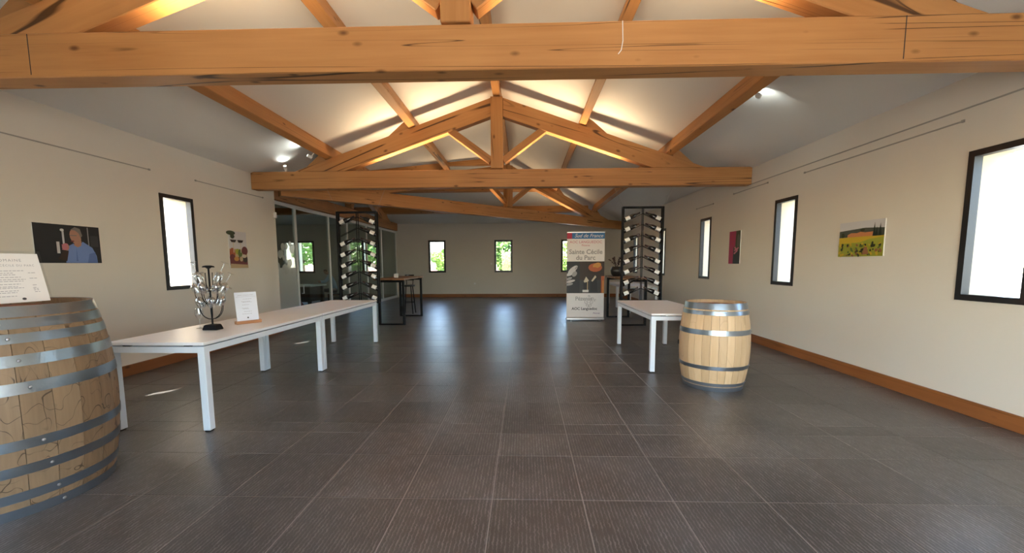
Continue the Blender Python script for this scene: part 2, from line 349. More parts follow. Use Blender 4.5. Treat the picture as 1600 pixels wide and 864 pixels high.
def slopes(dz, ex_r, ex_l, th):
    """the four pitches of the L-shaped roof"""
    zr_, zl_ = H - SL * ex_r + dz, H - SL * ex_l + dz; Rp = (RX, RY, ZR + dz); mb = MB(); u = (0, 0, th)
    mb.prism([(XR + ex_r, YR - .4, zr_), (XR + ex_r, YB + ex_r, zr_), Rp, (RX, YR - .4, ZR + dz)], u)
    mb.prism([(XL - ex_l, YR - .4, zl_), (RX, YR - .4, ZR + dz), Rp, (XL - ex_l, YI - ex_l, zl_)], u)
    mb.prism([(XR + ex_r, YB + ex_r, zr_), (XE - .4, YB + ex_r, zr_), (XE - .4, RY, ZR + dz), Rp], u)
    mb.prism([(XL - ex_l, YI - ex_l, zl_), Rp, (XE - .4, RY, ZR + dz), (XE - .4, YI - ex_l, zl_)], u)
    return mb
struct(slopes(0, .2, .2, .04).build('ceiling', 'ceiling_paint'), 'white pitched ceiling rising to the ridge')
struct(slopes(.30, .5, 1.36, .08).build('roof', 'roof_tiles'))  # left eave lengthened out of view to cut the sun patches short
struct(MB().box(-60, 60, -40, 90, -.5, -.16).build('ground', 'ground_sand'))

# floor tiles: the near ones one by one, the far ones joined
TS, X0 = .516, -.70
rows = [1.165, 1.712, 2.259, 2.806, 3.187, 3.386]
while rows[-1] < YB: rows.append(rows[-1] + .548)
xs = [X0 + k * TS for k in range(-21, 10)]
protos = {}; far = MB(); G = .0026
for ra, rb in zip(rows, rows[1:]):
    rb2 = min(rb, YB)
    for xa in xs:
        xb = min(xa + TS, XR); xa2 = max(xa, XL)
        if xa >= XR or xb <= XE: continue
        near = rb <= 7.3 and xb > XL
        if near:
            if xb - xa2 < .03: continue
            # skip tiles wholly outside the view (a little margin is kept)
            if rb < abs((xa2 + xb) / 2) * .70 - .3: continue
            key = (round(xb - xa2, 3), round(rb2 - ra, 3))
            M = T((xa2 + xb) / 2, (ra + rb2) / 2, 0)
            if key not in protos:
                hx, hy = key[0] / 2 - G, key[1] / 2 - G; c = .0015
                o = MB().hexa([(-hx, -hy, -.0018), (hx, -hy, -.0018), (hx, hy, -.0018), (-hx, hy, -.0018)], [(-hx + c, -hy + c, 0), (hx - c, -hy + c, 0), (hx - c, hy - c, 0), (-hx + c, hy - c, 0)]).build('tile', 'ribbed_tile', floor, M, local=True)
                protos[key] = o
            else:
                o = protos[key].copy(); col.objects.link(o); place(o, M, floor)
        else:
            xa3 = max(xa, XE)
            far.box(xa3 + G, xb - G, ra + G, rb2 - G, -.0018, 0)
for xa in xs:   # behind and beside the camera
    if xa < XR and xa + TS > XL:
        y = rows[0]
        while y > YR:
            far.box(max(xa, XL) + G, min(xa + TS, XR) - G, y - .548 + G, y - G, -.0018, 0); y -= .548
ft = far.build('tile_field', 'ribbed_tile', floor); ft['kind'] = 'stuff'

# windows
wn = [0]
def window(axis, inner, out, a, b, z0=WZ0, z1=WZ1, fwid=.052, mull=0):
    wn[0] += 1; root = bpy.data.objects.new(f'window_{wn[0]}', None); root.empty_display_size = .1; col.objects.link(root); root['kind'] = 'structure'
    c = (a + b) / 2
    place(root, T(*((inner, c, z0) if axis == 'x' else (c, inner, z0))))
    d0, d1 = inner - out * .012, inner + out * .06
    def bx(mb, u0, u1, za, zb, e0, e1):
        e0, e1 = min(e0, e1), max(e0, e1)
        if axis == 'x': mb.box(e0, e1, u0, u1, za, zb)
        else: mb.box(u0, u1, e0, e1, za, zb)
    f = MB()
    bx(f, a, b, z0, z0 + fwid, d0, d1); bx(f, a, b, z1 - fwid, z1, d0, d1); bx(f, a, a + fwid, z0 + fwid, z1 - fwid, d0, d1); bx(f, b - fwid, b, z0 + fwid, z1 - fwid, d0, d1)
    for k in range(1, mull + 1):
        u = a + (b - a) * k / (mull + 1); bx(f, u - fwid / 2, u + fwid / 2, z0 + fwid, z1 - fwid, d0, d1)
    f.build('window_frame', 'frame_black', root)
    g = MB(); bx(g, a + fwid, b - fwid, z0 + fwid, z1 - fwid, inner + out * .030, inner + out * .036); g.build('pane', 'window_glass', root)
    s = MB()   # the rendered reveal outside the frame
    t = .012; r0, r1 = inner + out * .062, inner + out * (WT + .01)
    bx(s, a, a + t, z0, z1, r0, r1); bx(s, b - t, b, z0, z1, r0, r1); bx(s, a + t, b - t, z1 - t, z1, r0, r1); bx(s, a + t, b - t, z0, z0 + t, r0, r1)
    s.build('window_reveal', 'render_cream', root)
    pl = bpy.data.lights.new('portal', 'AREA'); pl.shape = 'RECTANGLE'; pl.size = b - a; pl.size_y = z1 - z0; pl.cycles.is_portal = True
    po = bpy.data.objects.new('daylight_portal', pl); col.objects.link(po)
    n = Vector((-out, 0, 0)) if axis == 'x' else Vector((0, -out, 0))
    pos = Vector((inner + out * (WT + .03), c, (z0 + z1) / 2)) if axis == 'x' else Vector((c, inner + out * (WT + .03), (z0 + z1) / 2))
    po.location = pos; po.rotation_euler = n.to_track_quat('-Z', 'Z').to_euler()
    return root
for a, b in R_WIN: window('x', XR, 1, a, b)
for a, b in L_WIN: window('x', XL, -1, a, b)
for a, b in B_WIN: window('y', YB, 1, a, b, fwid=.075)
window('y', YR, -1, -2.0, 3.4, 0, 2.45, .07, 3)
window('x', XE, -1, 10.4, 10.96)
# baseboards
def board(name, p0, p1, th):
    o = struct(timber(name, p0, p1, th, .132, 'base_wood', bevel=.004)); return o
board('baseboard_right', (XR - .014, YR, .066), (XR - .014, YB - .03, .066), .028)
board('baseboard_left', (XL + .014, YR, .066), (XL + .014, YI, .066), .028)
board('baseboard_back', (-5.1, YB - .014, .066), (XR, YB - .014, .066), .028)

# ------------------------------------------------------------------ roof timbers
ZT, ZB, TH = 2.982, 2.682, .187
ZA = 4.22                              # top line of the rafters at the ridge
def truss(label, cx, cy, ang, half, t0, t1, light=True, power=1.0):
    k = half / 4.38; sdir = Vector((math.cos(ang), math.sin(ang), 0)); nd = Vector((-math.sin(ang), math.cos(ang), 0)); C = Vector((cx, cy, 0))
    root = empty('roof_truss', (cx, cy, ZB), label, 'roof truss')
    P = lambda s, z, n=0: C + sdir * s + nd * n + Vector((0, 0, z))
    timber('tie_beam', P(t0, (ZT + ZB) / 2), P(t1, (ZT + ZB) / 2), TH, ZT - ZB, 'beam_wood', root)
    timber('king_post', P(0, 3.0), P(0, ZA - .02), .21, TH, 'beam_wood', root, upv=nd)
    zt = lambda s: ZA - SL * abs(s) / k
    dv = .31; st, sb = (ZA - ZT) / SL * k, (ZA - dv - ZT) / SL * k
    for sg in (-1, 1):
        poly = [(.107, zt(.107)), (st, ZT + .002), (sb, ZT + .002), (.107, zt(.107) - dv)]
        fr = frame(P(sg * st / 2, zt(st / 2)), sdir * sg * k + Vector((0, 0, -SL)), nd)
        MB().prism([P(sg * s, z, -.075) for s, z in poly], nd * .15).build('rafter', 'beam_wood', root, fr, bevel=.006)
        a, b = P(sg * .107, 3.14), P(sg * .80 * min(k, 1.15), zt(.80 * min(k, 1.15)) - dv + .01)
        d = (b - a).normalized(); a2 = a - d * .0
        timber('strut', a2, b + d * .03, .12, .13, 'beam_wood', root, upv=nd)
        for o in (1.47, 2.96):
            s0 = o * k + .075
            q = [(s0, zt(s0) + .003), (s0 + .36, zt(s0 + .36) + .003), (s0 + .12, zt(s0 + .12) + .13), (s0, zt(s0) + .17)]
            MB().prism([P(sg * s, z, -.06) for s, z in q], nd * .12).build('cleat', 'beam_wood', root, fr, bevel=.004)
        if light:
            s0, s1 = .45, 2.05 * k
            bx = MB().bar(P(sg * s0, ZT + .008), P(sg * s1, ZT + .008), .03, .014)
            lf = bx.build('light_strip', 'plastic_white', root)
            al = bpy.data.lights.new('uplight', 'AREA'); al.shape = 'RECTANGLE'; al.size = (s1 - s0); al.size_y = .03; al.energy = UPLIGHT_W * power; al.color = (1, .72, .42)
            ao = bpy.data.objects.new('uplight', al); col.objects.link(ao)
            ao.matrix_world = Matrix.Translation(P(sg * (s0 + s1) / 2, ZT + .022)) @ Matrix.Rotation(ang, 4, 'Z') @ Matrix.Rotation(math.pi, 4, 'X')
    return root
truss('nearest wooden roof truss with a long cracked tie beam across the top of the room', RX, 3.025 + TH / 2, 0, HALF, XL - RX, XR - RX)
truss('middle wooden roof truss with king post and struts above the hanging bottle racks', RX, 7.437 + TH / 2, 0, HALF, XL - RX, XR - RX)
D = HALF * math.sqrt(2)
truss('far wooden roof truss running diagonally to the back right corner', RX, RY, R(45), D, -D + .1, D, power=.4)
truss('wooden roof truss resting on top of the glazed partition', -5.2, RY, R(90), HALF, -HALF, HALF, light=False)
ph, pw = .235, .12
def purlin(label, p0, p1, tilt):
    """tilt: direction up the slope normal"""
    o = timber('purlin', p0, p1, pw, ph, 'beam_wood', upv=tilt); return tag(o, label, 'purlin', 'purlins under the ceiling')
cs = 1 / math.sqrt(1 + SL * SL)
for o, nm in ((1.47, 'upper'), (2.96, 'lower')):
    zc = ZA - SL * o + ph / 2 * cs; dx = ph / 2 * SL * cs
    for sg, side in ((1, 'right'), (-1, 'left')):
        X = RX + sg * (o + dx * 0)
        purlin(f'{nm} wooden purlin under the {side} ceiling slope, running towards the back', (X + sg * dx, YR, zc), (X + sg * dx, RY + sg * o - .06, zc), (sg * SL, 0, 1))
    purlin(f'{nm} wooden purlin on the ceiling slope above the back wall', (RX + o - .16, RY + o + dx, zc), (XE, RY + o + dx, zc), (0, SL, 1))
    purlin(f'{nm} wooden purlin on the hidden slope behind the diagonal truss', (RX - o - .16, RY - o - dx, zc), (XE, RY - o - dx, zc), (0, -SL, 1))
purlin('wooden ridge beam running along the top of the main ceiling', (RX, YR, ZA + .10), (RX, RY, ZA + .10), (0, 0, 1))
purlin('wooden ridge beam turning left beyond the middle truss', (RX - .11, RY, ZA + .10), (XE, RY, ZA + .10), (0, 0, 1))

# spot lamps fixed to the timber
def spot(loc, aim, mount, label):
    r = empty('spot_lamp', loc, label, 'lamp', 'small spot lamps on the roof timbers'); loc = Vector(loc); d = (Vector(aim) - loc).normalized()
    fr = frame(loc, d, (0, 0, 1) if abs(d.z) < .9 else (0, 1, 0))
    MB().tube([loc - d * .045, loc + d * .03], .028, 14).build('lamp_body', 'plastic_white', r, fr, smooth=True)
    MB().tube([loc + d * .028, loc + d * .033], .021, 14).build('lamp_lens', 'lamp_cool', r, fr)
    MB().tube([Vector(mount), loc - d * .02], .008, 8).build('bracket', 'plastic_white', r)
    ld = bpy.data.lights.new('spot', 'SPOT'); ld.energy = SPOT_W; ld.spot_size = R(110); ld.spot_blend = .8; ld.shadow_soft_size = .02; ld.color = (.93, 1, .94)
    lo = bpy.data.objects.new('spot', ld); col.objects.link(lo); lo.location = loc + d * .045; lo.rotation_euler = d.to_track_quat('-Z', 'Y').to_euler()
spot((2.68, 5.05, 3.24), (3.05, 5.5, 3.33), (2.58, 5.05, 3.30), 'small white spot lamp lighting the ceiling beside the right lower purlin')
spot((-4.25, 7.50, 3.067), (-4.15, 7.15, 3.5), (-4.25, 7.50, 2.983), 'small white spot lamp standing on the left end of the middle tie beam')
spot((-3.60, 7.10, 3.15), (-4.0, 6.9, 3.4), (-3.50, 7.10, 3.22), 'small round white spot lamp at the foot of the left lower purlin')
# marks on the face of the nearest tie beam
nt_ = [o for o in bpy.data.objects if o.name == 'roof_truss'][0]; yf = 3.025
for x in (-3.52, 2.55): MB().box(x - .003, x + .003, yf - .0006, yf + .0002, ZB + .02, ZT - .005).build('saw_cut', 'trouser_dark', nt_)
MB().tube([(.67, yf - .002, ZT - .002), (.675, yf - .002, ZT - .13), (.665, yf - .002, ZT - .19), (.645, yf - .002, ZT - .215)], .0035, 6).build('string_end', 'paper', nt_)

# ------------------------------------------------------------------ glazed partition
XP = -5.2
part = empty('glass_partition', (XP, RY, 0), 'white framed glazed partition under the beam left of the hanging rack', 'partition')
posts = [8.16, 9.42, 11.04, 12.2, 13.7, 15.13, 16.84]
fx0, fx1 = XP - .03, XP + .03
for i, y in enumerate(posts): MB().box(fx0, fx1, y - .035, y + .035, .0, 2.675).build('post', 'white_alu', part, bevel=.004)
for i, (a, b) in enumerate(zip(posts, posts[1:])):
    MB().box(fx0, fx1, a + .036, b - .036, .0, .09).build('bottom_rail', 'white_alu', part, bevel=.003)
    MB().box(fx0, fx1, a + .036, b - .036, 2.60, 2.675).build('top_rail', 'white_alu', part, bevel=.003)
    g = MB().box(XP - .004, XP + .004, a + .036, b - .036, .091, 2.599).build('pane', 'partition_glass', part)
    if i == 0:
        lab(g, 'pane with frosted bubbles')
        MB().box(XP + .0045, XP + .0055, a + .04, b - .04, .10, 1.28).build('frosted_film', 'frosted_film', g)
        random.seed(3)
        for q in range(26):
            y = random.uniform(a + .12, b - .1); z = 1.2 + random.random() ** 1.6 * .62; r = random.uniform(.05, .085)
            pts = [(XP + .0058 + q * 2e-4, y + r * math.cos(t), z + r * 1.1 * math.sin(t)) for t in [2 * math.pi * j / 14 for j in range(14)]]
            MB().prism(pts, (.0001, 0, 0)).build('frosted_bubble', 'frosted_dots', g)
h = MB().tube([(XP + .03, 9.53, .86), (XP + .075, 9.53, .86), (XP + .075, 9.53, .68), (XP + .03, 9.53, .68)], .011, 8).build('door_handle', 'aluminium', part, smooth=True)

# ------------------------------------------------------------------ barrels
def barrel(label, c, hgt, r0, rb, r1, n, hoops, smat, hmat, rivets=True, rot=0.0, bung=None):
    root = empty('wine_barrel', (c[0], c[1], 0), label, 'barrel'); B = WM[root.name]
    def rad(z):
        t = z / hgt * 2 - 1; e_ = r1 if t > 0 else r0
        return rb - (rb - e_) * abs(t) ** 2.0
    zs = [hgt * i / 16 for i in range(17)]; th = .026
    proto = None; da = math.pi / n - .0012 / rb
    for i in range(n):
        M = B @ Matrix.Rotation(2 * math.pi * i / n + rot, 4, 'Z') @ Matrix.Rotation(-math.pi / 2, 4, 'Y')   # local X runs up the stave
        if proto is None:
            mb = MB(); vs = []; fs = []
            for z in zs:
                r = rad(z)
                for rr in (r, r - th):
                    for a in (-da, 0, da): vs.append((z, rr * math.sin(a), -rr * math.cos(a)))
            for k in range(len(zs) - 1):
                o = k * 6
                for a, b in ((0, 1), (1, 2), (2, 5), (5, 4), (4, 3), (3, 0)): fs.append((o + a, o + b, o + 6 + b, o + 6 + a))
            fs += [(0, 3, 4, 1), (1, 4, 5, 2)]; o = (len(zs) - 1) * 6; fs += [(o, o + 1, o + 4, o + 3), (o + 1, o + 2, o + 5, o + 4)]
            mb.add(vs, fs); proto = mb.build('stave', smat, root, M, local=True, smooth=True)
        else:
            q = proto.copy(); col.objects.link(q); place(q, M, root)
    for j, (z0, z1) in enumerate(hoops):
        zz = [z0 + (z1 - z0) * k / 3 for k in range(4)]
        prof = [(rad(z) + .0035, z) for z in zz] + [(rad(z) + .0005, z) for z in zz[::-1]]
        hp = MB().lathe(prof, 56, (c[0], c[1], 0), closed=True).build('hoop', hmat if z0 > .12 else 'steel_dark', root, B, smooth=True)
        if rivets:
            a = -.62 + .05 * j; zc = (z0 + z1) / 2; r = rad(zc) + .0035
            MB().lathe([(.0, .006), (.006, .0045), (.009, 0)], 10).build('rivet', 'rivet_steel', hp, B @ Matrix.Rotation(a, 4, 'Z') @ T(r, 0, zc) @ Matrix.Rotation(math.pi / 2, 4, 'Y'), local=True, smooth=True)
    hz = hgt - .035; hr = rad(hz) - th - .001; k = 7; wds = 2 * hr / k
    for i in range(k):      # head boards
        xa, xb = -hr + i * wds + .001, -hr + (i + 1) * wds - .001; pts = []
        xs_ = [xa + (xb - xa) * t / 5 for t in range(6)]
        f = lambda x: math.sqrt(max(hr * hr - x * x, 0))
        pts = [(x, f(x)) for x in xs_] + [(x, -f(x)) for x in xs_[::-1]]
        MB().prism([(c[0] + x, c[1] + y, hz - .02) for x, y in pts], (0, 0, .02)).build('head_board', 'head_wood', root, frame((c[0] + (xa + xb) / 2, c[1], hz), (0, 1, 0)))
    if bung is not None:
        M = B @ Matrix.Rotation(bung, 4, 'Z') @ T(rad(hgt * .5), 0, hgt * .5) @ Matrix.Rotation(math.pi / 2, 4, 'Y')
        MB().lathe([(0, .012), (.022, .012), (.026, .006), (.026, -.01)], 16).build('bung', 'rubber', root, M, local=True, smooth=True)
    return root
LBC = (-3.08, 2.28)
barrel('large weathered oak barrel with nine grey hoops at the left edge', LBC, 1.13, .46, .515, .435, 26,
       [(1.075, 1.132), (1.015, 1.066), (.94, .99), (.82, .88), (.675, .737), (.38, .434), (.24, .295), (.094, .147), (0, .055)], 'stave_old', 'steel_hoop', rot=.1)
barrel('smaller pale new oak barrel with shiny steel hoops in front of the right table', (2.09, 4.59), .925, .30, .357, .30, 28,
       [(.862, .927), (.805, .848), (.60, .652), (.235, .275), (.055, .09), (0, .048)], 'stave_new', 'steel_hoop', rivets=True, rot=.05, bung=R(164))

# ------------------------------------------------------------------ white tables
def table(label, x0, x1, y0, y1, z=.735):
    r = empty('white_table', ((x0 + x1) / 2, (y0 + y1) / 2, 0), label, 'table', 'white laminate tables')
    MB().box(x0, x1, y0, y1, z - .025, z).build('table_top', 'white_lacquer', r, bevel=.002)
    lw = .058
    for xa in (x0 + .002, x1 - .002 - lw):
        for ya in (y0 + .002, y1 - .002 - lw):
            MB().box(xa, xa + lw, ya, ya + lw, .014, z - .034).build('leg', 'white_metal', r, bevel=.003)
            MB().box(xa + .008, xa + lw - .008, ya + .008, ya + lw - .008, 0, .014).build('foot', 'rubber', r)
    za, zb = z - .085, z - .036
    for ya in (y0 + .006, y1 - .046): MB().box(x0 + lw + .003, x1 - lw - .003, ya, ya + .04, za, zb).build('apron', 'white_metal', r)
    for xa in (x0 + .006, x1 - .046): MB().box(xa, xa + .04, y0 + lw + .003, y1 - lw - .003, za, zb).build('apron', 'white_metal', r)
    for xa in (x0 + .12, x1 - .18):
        for ya in (y0 + .02, y1 - .04): MB().box(xa, xa + .06, ya, ya + .02, zb, z - .0255).build('spacer', 'black_metal', r)
    return r
table('long white table with the glass tree beside the weathered barrel', -3.33, -2.53, 3.165, 5.105)
table('white table at the far end of the left row, beneath the left bottle rack', -3.33, -2.53, 5.11, 7.05)
table('white table standing behind the small pale barrel', 1.545, 2.36, 5.06, 6.91)
table('low white table behind the right bar table', 2.79, 3.55, 11.15, 12.66)
table('farthest white table near the back right corner', 2.79, 3.55, 12.68, 14.0)

# ------------------------------------------------------------------ hanging bottle racks
def make_bottle():
    """bottle lying along local X: base at 0, mouth at .30; label faces -Y"""
    r = empty('wine_bottle', (0, 0, 0), 'x', 'bottle', 'wine bottles in the hanging racks')
    prof = [(0, 0), (.038, 0), (.042, .005), (.042, .165), (.039, .188), (.028, .215), (.019, .240), (.0155, .262), (.0150, .315), (0, .315)]
    MX = Matrix.Rotation(math.pi / 2, 4, 'Y')
    MB().lathe(prof, 20).build('bottle_body', 'bottle_glass', r, MX, local=True, smooth=True)
    MB().lathe([(.0162, .255), (.0160, .300), (.0168, .302), (.0168, .317), (0, .317)], 16).build('capsule', 'capsule_foil', r, MX, local=True, smooth=True)
    mb = MB(); vs = []; n = 10
    for z in (.035, .120):
        for k in range(n + 1):
            a = -math.pi / 2 - 1.15 + 2.3 * k / n; vs.append((z, .0426 * math.cos(a + math.pi / 2 * 0 + 0) * 0 + .0426 * math.sin(a) , .0426 * math.cos(a)))
    mb.add(vs, [(k, k + 1, n + 2 + k, n + 1 + k) for k in range(n)])
    mb.build('bottle_label', 'paper', r, Matrix(), local=True, smooth=True)
    return r
bottle = make_bottle(); first = [True]
ordn = ['top', 'second', 'third', 'fourth', 'fifth', 'sixth', 'seventh', 'bottom']
def rack(side, label, xa, xb, ztop, zbot, yc, apex0, dz, skip=()):
    r = empty('bottle_rack', ((xa + xb) / 2, yc, zbot), label, 'bottle rack', 'hanging steel bottle racks'); xm = (xa + xb) / 2; t = .026
    dp = .04
    for y in (yc - dp, yc + dp):
        f = MB(); f.box(xa, xa + t, y - t / 2, y + t / 2, zbot, ztop); f.box(xb - t, xb, y - t / 2, y + t / 2, zbot, ztop)
        f.box(xa + t, xb - t, y - t / 2, y + t / 2, ztop - t, ztop); f.box(xa + t, xb - t, y - t / 2, y + t / 2, zbot, zbot + t)
        f.build('rack_frame', 'black_metal', r)
        MB().box(xm - .006, xm + .006, y - .006, y + .006, zbot + t, ztop - t).build('centre_rod', 'black_metal', r)
    for z in (zbot + t / 2, ztop - t / 2):
        for x in (xa + t / 2, xb - t / 2): MB().box(x - t / 2, x + t / 2, yc - dp + t / 2, yc + dp - t / 2, z - t / 2, z + t / 2).build('cross_bar', 'black_metal', r)
    hw = xm - xa - t; slope = .47
    for i in range(8):
        za = apex0 - i * dz
        for sg in (-1, 1):
            for y in (yc - .032, yc + .032):
                MB().bar((xm + sg * .008, y, za - .004), (xm + sg * hw, y, za - slope * hw), .008, .008).build('cradle_rod', 'black_metal', r)
            sl = 'left' if sg < 0 else 'right'
            if (i, sl) in skip: continue
            d = Vector((-sg, 0, slope)).normalized(); nrm = Vector((sg * slope, 0, 1)).normalized()
            base = Vector((xm + sg * (hw - .012), yc, za - slope * (hw - .012))) + nrm * .0335
            fr = frame(base, d, (0, 0, 1))
            if sg > 0: pass
            # the label always faces the room (towards the camera side)
            x_, z_ = d, nrm; y_ = z_.cross(x_)
            if y_.y < 0: spin = Matrix.Rotation(math.pi, 4, 'X')
            else: spin = Matrix()
            fr = frame(base, d, (0, 0, 1)) @ spin
            lb = f'dark wine bottle with white label, {sl} slot of the {ordn[i]} row in the {side} rack'
            if first[0]:
                first[0] = False; place(bottle, fr); bottle['label'] = lb; WM[bottle.name] = fr
                for ch in [x for x in bpy.data.objects if x.parent == bottle]: WM[ch.name] = fr @ WM[ch.name]
            else: copy_tree(bottle, fr, lb)
    for sg in (-1, 1):
        x = xa + .012 if sg < 0 else xb - .012
        tag(MB().tube([(x, yc, ztop + .0005), (x + sg * .17, yc, ZB)], .0016, 6).build('hanging_wire', 'wire', None, T(x, yc, ztop)),
            f'thin wire holding the {"left" if sg < 0 else "right"} corner of the {side} bottle rack', 'wire', 'wires of the bottle racks')
    return r
rack('left', 'black steel bottle rack hanging in front of the glazed partition', -3.37, -2.64, 2.288, .64, 7.53, 2.195, .196, {(1, 'left')})
rack('right', 'black steel bottle rack hanging behind the right white table', 1.735, 2.455, 2.335, .66, 7.53, 2.218, .1885)

# ------------------------------------------------------------------ bar tables
def bar_table(label, x0, x1, y0, y1, z, seed):
    r = empty('bar_table', ((x0 + x1) / 2, (y0 + y1) / 2, 0), label, 'bar table', 'high bar tables'); rnd = random.Random(seed)
    n = 14; L_ = [(x0 + rnd.uniform(-.02, .02), y0 + (y1 - y0) * i / n) for i in range(n + 1)]; R_ = [(x1 + rnd.uniform(-.025, .025), y0 + (y1 - y0) * i / n) for i in range(n + 1)]
    MB().prism([(x, y, z - .042) for x, y in R_ + L_[::-1]], (0, 0, .042)).build('table_top', 'bar_wood', r, frame(((x0 + x1) / 2, (y0 + y1) / 2, z), (0, 1, 0)), bevel=.006)
    t = .05
    for y in (y0 + .16, y1 - .16):
        for x in (x0 + .05, x1 - .05): MB().box(x - t / 2, x + t / 2, y - t / 2, y + t / 2, .0, z - .043).build('leg', 'black_metal', r)
        MB().box(x0 + .05 + t / 2, x1 - .05 - t / 2, y - t / 2, y + t / 2, 0, .03).build('floor_bar', 'black_metal', r)
        MB().box(x0 + .05 + t / 2, x1 - .05 - t / 2, y - t / 2, y + t / 2, z - .093, z - .043).build('top_bar', 'black_metal', r)
bar_table('high wooden bar table on black frames to the right of the left bottle rack', -3.26, -2.62, 8.95, 10.85, 1.04, 4)
bar_table('high wooden bar table on black frames behind the right bottle rack', 2.04, 2.66, 8.85, 10.6, 1.04, 9)
bc = empty('candle_box', (-2.94, 9.5, 1.04), 'small white box standing on the left bar table', 'box')
MB().box(-2.98, -2.90, 9.46, 9.54, 1.0405, 1.115).build('box_body', 'paper', bc, bevel=.004); MB().box(-2.983, -2.897, 9.457, 9.543, 1.1155, 1.13).build('box_lid', 'plastic_white', bc, bevel=.003)
# stool behind the left bar table
st = empty('bar_stool', (-3.17, 11.3, 0), 'black bar stool behind the left bar table', 'stool')
MB().lathe([(0, .74), (.17, .74), (.185, .755), (.18, .785), (0, .79)], 24, (-3.17, 11.3, 0)).build('seat', 'vase_black', st, smooth=True)
for a in (45, 135, 225, 315):
    cx_, sx_ = math.cos(R(a)), math.sin(R(a)); MB().tube([(-3.17 + .13 * cx_, 11.3 + .13 * sx_, .742), (-3.17 + .21 * cx_, 11.3 + .21 * sx_, 0)], .014, 8).build('leg', 'black_metal', st, smooth=True)
MB().lathe([(.165, .30), (.172, .307), (.165, .314), (.158, .307)], 24, (-3.17, 11.3, 0), closed=True).build('foot_ring', 'black_metal', st, smooth=True)
bk = MB()
for k in range(8):
    a0, a1 = R(50 + k * 10), R(60 + k * 10); q = lambda a, rr, z: (-3.17 + rr * math.cos(a), 11.3 + rr * math.sin(a), z)
    bk.hexa([q(a0, .17, .90), q(a1, .17, .90), q(a1, .19, .90), q(a0, .19, .90)], [q(a0, .175, 1.06), q(a1, .175, 1.06), q(a1, .195, 1.06), q(a0, .195, 1.06)])
bk.build('backrest', 'vase_black', st)
for a in (60, 120): MB().tube([(-3.17 + .17 * math.cos(R(a)), 11.3 + .17 * math.sin(R(a)), .78), (-3.17 + .182 * math.cos(R(a)), 11.3 + .182 * math.sin(R(a)), .905)], .010, 8).build('back_post', 'black_metal', st)
# dark bouquet on the right bar table
vs_ = empty('vase_of_branches', (2.20, 10.0, 1.04), 'black vase with dark dried branches on the right bar table', 'vase')
MB().lathe([(0, 1.041), (.09, 1.041), (.13, 1.10), (.15, 1.18), (.12, 1.25), (.105, 1.27), (.095, 1.265), (.11, 1.23), (0, 1.22)], 24, (2.20, 10.0, 0)).build('vase', 'vase_black', vs_, smooth=True)
rnd = random.Random(5)
for k in range(11):
    a = rnd.uniform(0, 6.28); L = rnd.uniform(.16, .3); sp = rnd.uniform(.04, .17); p = Vector((2.20, 10.0, 1.23)); q = Vector((2.20 + sp * math.cos(a), 10.0 + sp * math.sin(a), 1.23 + L)); mid = (p + q) / 2 + Vector((0, 0, .02))
    br = MB().tube([p, mid, q], [.006, .005, .003], 6); br.build('branch', 'dry_stem', vs_)
    for j in range(5):
        c_ = p.lerp(q, .45 + .13 * j); s_ = .02; u1 = Vector((rnd.uniform(-1, 1), rnd.uniform(-1, 1), rnd.uniform(-.3, 1))).normalized() * .05; u2 = u1.cross(Vector((rnd.random(), rnd.random(), rnd.random()))).normalized() * s_
        MB().add([c_, c_ + u1 * .5 + u2, c_ + u1, c_ + u1 * .5 - u2, c_ + u1 * .5 + Vector((0, 0, .004))], [(0, 1, 4), (1, 2, 4), (2, 3, 4), (3, 0, 4)]).build('leaf', 'dry_stem', vs_)

# ------------------------------------------------------------------ roll-up banner
BX0, BX1, BY = .998, 1.87, 9.8
bn = empty('roll_up_banner', ((BX0 + BX1) / 2, BY, 0), 'tall roll-up banner reading Sainte Cécile du Parc', 'banner')
MB().box(BX0 - .015, BX1 + .015, BY - .06, BY + .10, .012, .085).build('banner_base', 'aluminium', bn, bevel=.02)
for x in (BX0 + .1, BX1 - .1): MB().box(x - .015, x + .015, BY - .12, BY + .15, 0, .012).build('foot', 'aluminium', bn)
MB().tube([((BX0 + BX1) / 2, BY + .02, .086), ((BX0 + BX1) / 2, BY + .02, 2.05)], .01, 10).build('support_pole', 'aluminium', bn)
MB().box(BX0, BX1, BY - .008, BY + .008, 2.052, 2.074).build('top_rail', 'aluminium', bn)
sheet = MB().box(BX0, BX1, BY - .0015, BY + .0005, .086, 2.052).build('sheet', 'paper', bn)
W_ = BX1 - BX0
pr = Print((BX0, BY - .0015, 0), (1, 0, 0), (0, 0, 1))
pr.rect(0, 1.915, W_, 2.052, 'pr_skyblue'); pr.rect(0, 1.915, .115, 2.052, 'pr_red')
pr.text('Sud de France', .50, 1.982, .115, 'pr_white', shear=.35, bold=.001)
pr.text('AOC LANGUEDOC', W_ / 2, 1.838, .085, 'pr_rose', spacing=1.02); pr.text('Pézenas', W_ / 2, 1.765, .06, 'pr_rose')
pr.text('Sainte Cécile', W_ / 2, 1.61, .148, 'pr_grey', bold=.003); pr.text('du Parc', W_ / 2, 1.475, .148, 'pr_grey', bold=.003)
pr.rect(0, .652, W_, 1.392, 'pr_dark'); pr.rect(.30, .652, W_, 1.392, 'pr_brown'); pr.rect(.30, .66, .78, .96, 'pr_dark2')
pr.ell(.66, 1.25, .16, .10, 'pr_orange'); pr.ell(.70, 1.30, .10, .06, 'pr_amber', .3); pr.ell(.68, 1.22, .07, .03, 'pr_orange', -.4)
pr.rect(.80, .655, .872, 1.05, 'pr_orange'); pr.rect(.83, .655, .86, .95, 'pr_amber')
